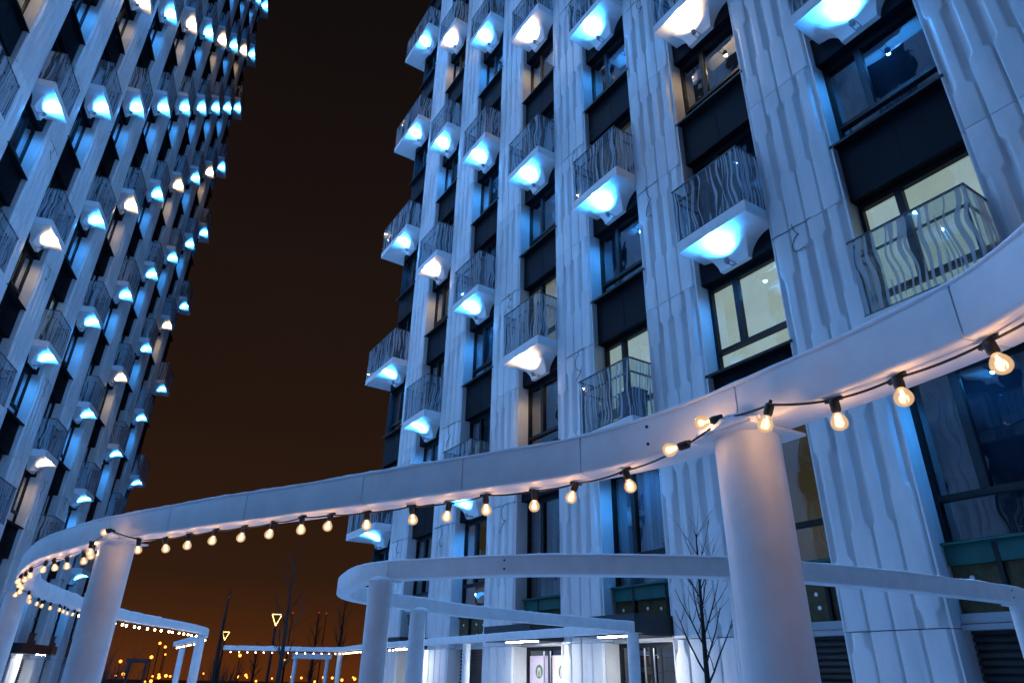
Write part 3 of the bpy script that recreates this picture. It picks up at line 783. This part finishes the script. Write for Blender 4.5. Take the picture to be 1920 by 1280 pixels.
PGC, offC = pergola(PC, 'unlit looping white pergola in front of the right tower', [(-1.0, 5.63, D), (-1.03, 8.45, D), (2.04, 11.80, D), (1.69, 5.10, D), (4.62, 6.42, D)], 2.2, 0.02, PC.s[-1] - .02, 40, 5,
                    lumps=[(PC.nearest((-1.03, 5.55)), .082, .24, .03, .022), (PC.nearest((-.95, 8.35)), -.08, .3, .04, .03)])

# seam bolts
b = MB()
for s_, path in ((PA.nearest((.52, 2.2)), PA),):
    c = path.at(s_) - path.right(s_) * (BW + .001); nn = -path.right(s_)
    for z in (H + .045, H + .105):
        p = c + Vector((0, 0, z)); b.tube([p - nn * .004, p + nn * .002], .0055, 10)
put('bolt_hole', b.mesh('bolt_hole', MT['black']), PGA, offA)
b = MB()
for s_ in (PC.nearest((-.02, 5.2)), PC.nearest((4.45, 6.36))):
    c = PC.at(s_) + PC.right(s_) * (BW + .001) * 1.0; nn = PC.right(s_)
    for z in (H + .045, H + .105):
        p = c + Vector((0, 0, z)); b.tube([p - nn * .004, p + nn * .002], .008, 10)
put('bolt_hole', b.mesh('bolt_hole', MT['black']), PGC, offC)

# ------------------------------------------------------------------ strings of bulbs
def bulb_meshes():
    s = MB(); s.lathe([(.006, .004), (.0115, .002), (.0125, -.004), (.0125, -.026), (.0105, -.030), (.0095, -.034)], 14); s.box(-.024, .024, -.0045, .0045, -.004, .006)
    g = MB(); g.lathe([(.0085, -.031), (.0105, -.036), (.0165, -.044), (.0205, -.053), (.0213, -.061), (.0190, -.069), (.0130, -.0755), (.005, -.0785), (.0008, -.079)], 18)
    f = MB(); f.tube([(0, 0, -.036), (0.003, 0, -.047), (0.0035, 0, -.060), (0, 0, -.066), (-.0035, 0, -.060), (-.003, 0, -.047), (0, 0, -.0365)], .0024, 6)
    fl = MB(); fl.lathe([(.0008, -.033), (.010, -.040), (.014, -.055), (.011, -.068), (.0008, -.073)], 8)
    return s.mesh('socket', MT['black']), g.mesh('bulb', MT['bulb']), f.mesh('filament', MT['filament']), fl.mesh('far_filament', MT['filament'])
SOCK, BULB, FIL, FARFIL = bulb_meshes()
BULBFAR = MB().lathe([(.0085, -.031), (.0165, -.044), (.0213, -.060), (.0150, -.074), (.0008, -.079)], 8).mesh('bulb_far', MT['filament'])
def string_light(path, off_, label, slist, near, power, sc=1.0, extra=()):
    o0 = path.at(slist[len(slist) // 2][0])
    SL = thing('string_light', label, 'string light', (o0.x, o0.y, H))
    cable = []
    items = []
    for s, lat in slist:
        c = path.at(s) + path.right(s) * lat; items.append((s, Vector((c.x - o0.x, c.y - o0.y, -.010)), None))
    for s, v, rot in extra: items.append((s, Vector((v[0] - o0.x, v[1] - o0.y, v[2] - H)), rot))
    items.sort(key=lambda q: q[0])
    for i, (s, v, rot) in enumerate(items):
        t = path.tan(s); ang = math.atan2(t.y, t.x)
        far = s > near
        r = rot or (R.uniform(-.1, .1), R.uniform(-.1, .1), ang) if far or rot else (R.uniform(-.34, .34), R.uniform(-.3, .3), ang)
        if not far:
            k = put('socket', SOCK, SL, v, r); g = put('bulb', BULB, SL, v, r); put('filament', FIL, g)
        else:
            k = put('socket', SOCK, SL, v, r); k.scale = (sc,) * 3; g = put('bulb', BULBFAR, SL, v, r); g.scale = (sc * .85,) * 3
        if power and s < 10:
            l = bpy.data.lights.new('bulb_glow', 'POINT'); l.color = (1.0, 0.56, 0.24); l.energy = power; l.shadow_soft_size = .012
            lo = bpy.data.objects.new('bulb_glow', l); COL.objects.link(lo); lo.parent = SL
            d = Matrix.Rotation(r[2], 3, 'Z') @ Matrix.Rotation(r[1], 3, 'Y') @ Matrix.Rotation(r[0], 3, 'X') @ Vector((0, 0, -.056)); lo.location = v + d
        cable.append(v + Vector((0, 0, .001)))
    pts = []
    for i in range(len(cable) - 1):
        a, c = cable[i], cable[i + 1]
        for q in range(6):
            f = q / 6; p = a.lerp(c, f); p.z -= min(.02, .06 * (c - a).length) * 4 * f * (1 - f) * .5; pts.append(p)
    pts.append(cable[-1])
    put('cable', MB().tube(pts, .0034, 6).mesh('cable', MT['black']), SL)
    return SL
front = [(.62, -.02), (.82, -.02), (1.02, -.03)]
SA0 = PA.nearest((0.899, 0.065))
fr = [(1.21, -.031), (1.43, -.043), (1.60, -.055), (2.42, -.024), (2.66, .009), (2.85, .031), (3.06, .001), (3.27, .044), (3.45, .016), (3.71, .02), (3.90, -.012), (4.06, -.037), (4.28, -.005), (4.51, .012), (4.72, .002), (4.95, .008), (5.18, .014), (5.36, -.031), (5.70, -.115), (5.82, -.05), (6.12, .007), (6.47, .021), (6.66, -.006), (6.80, -.014), (7.28, -.03), (7.60, -.03), (7.84, -.04), (8.10, -.03), (8.31, -.021), (8.75, -.03), (9.13, -.06)]
fr = [(s + SA0, l) for s, l in [(.6, -.02), (.8, -.02), (1.0, -.03)] + fr]
s = 9.4 + SA0
while s < PA.nearest((-6.3, 15)) : fr.append((s, R.uniform(-.03, .03))); s += .27
s0 = PA.nearest((-6.9, 16.8))
while s0 < PA.s[-1] - .2: fr.append((s0, R.uniform(-.03, .03))); s0 += .5
bigx = PA.nearest((.705, 1.915)); lx = PA.nearest((-2.275, 4.06))
def lying(d):
    e = Vector(d).to_track_quat('-Z', 'Y').to_euler(); return (e.x, e.y, e.z)
string_light(PA, offA, 'warm bulb string hung under the foreground serpentine beam', fr, 12.5, 2.0, 1.0,
             extra=[(bigx - .22, (.700, 1.697, H + .016), lying((-.018, .005, -.053))), (bigx - .04, (.612, 1.838, H + .026), lying((-.055, .03, -.004))),
                    (bigx + .12, (.533, 1.932, H - .022), lying((-.052, .010, -.015))), (lx - .03, (-2.19, 3.795, H + .024), lying((-.05, .036, -.006)))])
sb = [(s_ * .31 + .3, 0) for s_ in range(int((PB.nearest((-2.6, 20.1)) - .3) / .31))]
string_light(PB, offB, 'tiny far row of bulbs under the straight pergola between the towers', sb, -1, 0, 1.15)

# ------------------------------------------------------------------ trees
def branch(b, p, d, L, r, depth, rr, spread=.5, upb=.25, kids=3):
    n = 5; pts = [p]; rad = [r]; q = Vector(p); dd = Vector(d)
    for i in range(n):
        dd = (dd + Vector((rr.uniform(-.12, .12), rr.uniform(-.12, .12), upb * .12))).normalized(); q = q + dd * (L / n); pts.append(q.copy()); rad.append(r * (1 - .75 * (i + 1) / n))
    b.tube(pts, rad, 5, False)
    if depth:
        for k in range(kids):
            i = rr.randint(1, n - 1); a = rr.uniform(0, 6.28); side = Vector((math.cos(a), math.sin(a), 0))
            nd = (dd * (1 - spread) + side * spread + Vector((0, 0, upb))).normalized()
            branch(b, pts[i], nd, L * rr.uniform(.45, .65), rad[i] * .55, depth - 1, rr, spread, upb, kids)
def bare_tree(loc, h, r, label, seed, n=12, frac=.35, blen=.3, spread=.6, upb=.5, group=None, depth=1, kids=3, lean=0):
    rr = random.Random(seed); T_ = thing('bare_tree', label, 'tree', loc, 0, group)
    b = MB(); pts = []; rad = []
    for i in range(9):
        a = i / 8; pts.append((lean * a * h + .02 * h * .3 * math.sin(a * 5 + seed), .015 * h * .3 * math.cos(a * 4), h * a)); rad.append(r * (1 - .88 * a))
    b.tube(pts, rad, 9); put('trunk', b.mesh('trunk', MT['bark']), T_)
    b = MB()
    for k in range(n):
        a = frac + (1 - frac) * (k + .5) / n; i = min(7, int(a * 8)); p = Vector(pts[i]).lerp(Vector(pts[i + 1]), a * 8 - i); an = k * 2.4 + rr.uniform(-.4, .4)
        d = Vector((math.cos(an) * spread, math.sin(an) * spread, upb)).normalized()
        branch(b, p, d, h * blen * (1.25 - a * .75) * rr.uniform(.8, 1.15), r * (1 - .85 * a) * .42, depth, rr, kids=kids)
    put('crown', b.mesh('crown', MT['bark'], recalc=False), T_); return T_
def along(px, py, d):
    # world point seen at photo pixel (px, py), d metres away along the ground
    v = Vector((px - 960, py - 640, 1260))
    X_ = v.x * rt[0] + v.y * rt[1] + v.z * rt[2]; Y_ = v.x * fw[0] + v.y * fw[1] + v.z * fw[2]; Z_ = v.x * up[0] + v.y * up[1] + v.z * up[2]
    k = d / math.hypot(X_, Y_); return Vector((X_ * k, Y_ * k, EYE + Z_ * k))
p = along(1326, 1240, 7.6); top_z = along(1313, 1000, 7.6).z
bare_tree((p.x, p.y, 0), top_z, .05, 'bare dark sapling in front of the fluted pier by the doors', 21, 17, .50, .27, .5, .9, depth=1, kids=4)
for (px, py, d, lab, sd, nn, rad, fr_) in ((556, 1040, 26, 'tallest bare tree beside the taller triangular lamp', 31, 11, .11, .25), (648, 1120, 44, 'faint bare tree just left of the looping pergola', 34, 14, .13, .3),
                               (598, 1150, 60, 'small bare tree between the tall tree and looping pergola', 35, 14, .15, .3), (484, 1205, 60, 'short bare tree left of the tall lamp post', 36, 14, .13, .3), (588, 1225, 42, 'bare tree seen through the far white gazebo', 37, 16, .12, .35), (690, 1180, 50, 'thin bare tree partly behind the looping pergola column', 38, 14, .14, .3)):
    p = along(px, py, d); g = -0.012 * max(0, d - 45) if d > 45 else 0
    bare_tree((p.x, p.y, g), p.z - g, rad, lab, sd, nn, fr_, .25, .62, 1.0, group='bare park trees', depth=2, kids=4)
p = along(432, 1108, 34)
bare_tree((p.x, p.y, 0), p.z, .13, 'slender dark columnar tree behind the lower triangular lamp', 33, 90, .10, .075, .4, .9, group='bare park trees', depth=1, kids=2)
def shrub(loc, h, w, label, seed):
    rr = random.Random(seed); o = thing('bare_shrub', label, 'shrub', loc, 0, 'bare shrubs'); b = MB()
    for k in range(26):
        a = rr.uniform(0, 6.28); q = rr.uniform(.1, 1)
        branch(b, Vector((math.cos(a) * w * .2 * q, math.sin(a) * w * .2 * q, 0)), Vector((math.cos(a) * q * .5, math.sin(a) * q * .5, 1)).normalized(), h * rr.uniform(.6, 1), .03, 1, rr, .5, .4, 4)
    put('twigs', b.mesh('twigs', MT['bark'], recalc=False), o)
for px, py, d, lab in ((212, 1215, 30, 'twiggy shrub beside the left columns'), (425, 1225, 40, 'twiggy shrub under the columnar tree')):
    p = along(px, py, d); shrub((p.x, p.y, 0), p.z, 2.5, lab, int(px))

# ------------------------------------------------------------------ park lamps with triangular heads
def triangle_lamp(px, py, d, label):
    p = along(px, py, d); o = thing('triangle_lamp', label, 'street lamp', (p.x, p.y, 0), 0, 'triangular park lamps'); hz = p.z
    b = MB(); b.tube([(0, 0, 0), (0, 0, hz - .62)], [.09, .06], 10); put('pole', b.mesh('lamp_pole', MT['pole']), o)
    b = MB(); w = .26; A_ = (-w, 0, hz); B_ = (w, 0, hz); C_ = (0, .0, hz - .55); D_ = (-.05, .22, hz)
    for a, c in ((A_, B_), (A_, C_), (B_, C_)): b.tube([a, c], .014, 6)
    put('light_tube', b.mesh('light_tube', MT['led']), o)
triangle_lamp(520, 1151, 40, 'taller triangular yellow lamp against the brown sky')
triangle_lamp(424, 1184, 58, 'lower triangular yellow lamp beside the columnar tree')

# ------------------------------------------------------------------ far gazebos
def gazebo(px0, px1, pyb, d, label, th, cd):
    a = along(px0, pyb, d); c = along(px1, pyb, d); o = thing('frame_gazebo', label, 'gazebo', (a.x, a.y, 0), math.atan2(c.y - a.y, c.x - a.x), 'white frame gazebos')
    L = (Vector((c.x, c.y, 0)) - Vector((a.x, a.y, 0))).length; h = a.z; dp = L * .7
    for x0, x1, y0, y1 in ((0, L, 0, th), (0, L, dp - th, dp), (0, th, th, dp - th), (L - th, L, th, dp - th)):
        q = MB(); q.box(x0, x1, y0, y1, h, h + th); put('beam', q.mesh('gazebo_beam', MT['white']), o)
    for x, y in ((cd, cd), (L - cd, cd), (cd, dp - cd), (L - cd, dp - cd)):
        q = MB(); q.tube([(x, y, -.6), (x, y, h - .002)], cd / 2, 12); put('column', q.mesh('gazebo_column', MT['white']), o)
gazebo(236, 282, 1241, 70, 'small white gazebo between the left columns', .30, .26)
gazebo(547, 622, 1233, 33, 'white gazebo left of the looping pergola column', .2, .16)

# ------------------------------------------------------------------ far street lamps and windows
LP = [(300, 1205, 150), (310, 1212, 160), (310, 1226, 170), (284, 1231, 120), (226, 1239, 140), (450, 1228, 170), (534, 1236, 150), (614, 1246, 150)]
LB = [(217, 1266, 110), (231, 1263, 90), (234, 1270, 120), (286, 1267, 110), (298, 1264, 120), (298, 1269, 120), (311, 1266, 130), (319, 1267, 140), (381, 1262, 110), (402, 1262, 120), (447, 1268, 100), (461, 1265, 130), (463, 1269, 120),
      (510, 1271, 80), (547, 1268, 90), (565, 1270, 120), (580, 1270, 80), (607, 1269, 90), (623, 1270, 70), (641, 1274, 90), (662, 1269, 120), (665, 1272, 110), (272, 1277, 100), (283, 1276, 110), (590, 1277, 100), (480, 1276, 120)]
POST = MB(); POST.tube([(0, 0, -9.6), (0, 0, -.35)], [.1, .07], 7); POST = POST.mesh('lamp_post', MT['pole'])
GLOBE = MB(); GLOBE.lathe([(.01, -.30), (.22, -.2), (.32, 0), (.22, .2), (.01, .30)], 10); GLOBE = GLOBE.mesh('lamp_globe', MT['sodium'])
ORD = ['first', 'second', 'third', 'fourth', 'fifth', 'sixth', 'seventh', 'eighth', 'ninth', 'tenth', 'eleventh', 'twelfth']
def lamp_label(px, py):
    if py < 1250:
        row = sorted(q[0:2] for q in LP); return '%s orange street lamp from the left among those high above the park' % ORD[row.index((px, py))]
    for lo, hi, w in ((0, 345, 'between the two left pergola columns'), (345, 430, 'just right of the far left columns'), (430, 500, 'below the triangular park lamps'), (500, 632, 'around the far white gazebo'), (632, 700, 'left of the looping pergola column')):
        if lo <= px < hi:
            row = sorted(q[0:2] for q in LB if lo <= q[0] < hi); return '%s low orange lamp from the left %s' % (ORD[row.index((px, py))], w)
for px, py, d in LP + LB:
    p = along(px, py, d)
    o = thing('street_lamp', lamp_label(px, py), 'street lamp', p, 0, 'far orange street lamps')
    q = put('lamp_globe', GLOBE, o); k = R.uniform(.36, .72) * d / 110; q.scale = (k, k, k)
    if p.z > -1.5 and py < 1250: put('post', POST, o)
def far_block(px0, px1, pyt, d, label, wins):
    a = along(px0, pyt, d); c = along(px1, pyt, d); L = math.hypot(c.x - a.x, c.y - a.y); h = a.z
    o = thing('far_apartment_block', label, 'apartment block', (a.x, a.y, -8), math.atan2(c.y - a.y, c.x - a.x), 'dark far apartment blocks')
    q = MB(); q.box(0, L, 0, 18, -10, h + 8); put('wall', q.mesh('far_wall', MT['farwall']), o)
    for wx, wz in wins:
        q = MB(); q.box(L * wx, L * wx + 1.0, -.06, -.01, 8 + h * wz, 8 + h * wz + 1.6); put('window', q.mesh('far_window', MT['farwin']), o)
for i, (px, py, d) in enumerate(((549, 1148, 300), (598, 1148, 320), (612, 1149, 330), (646, 1147, 320))):
    p = along(px, py, d); o = thing('warning_mast', '%s dark mast from the left with a tiny red warning light' % ORD[i], 'mast', (p.x, p.y, -8), 0, 'far masts with red lights')
    q = MB(); q.tube([(0, 0, 0), (0, 0, p.z + 7.6)], [.3, .12], 5); put('mast_pole', q.mesh('mast_pole', MT['pole']), o)
    q = MB(); q.lathe([(.01, -.3), (.35, 0), (.01, .3)], 8, (0, 0, p.z + 8)); put('warning_light', q.mesh('warning_light', MT['red']), o)
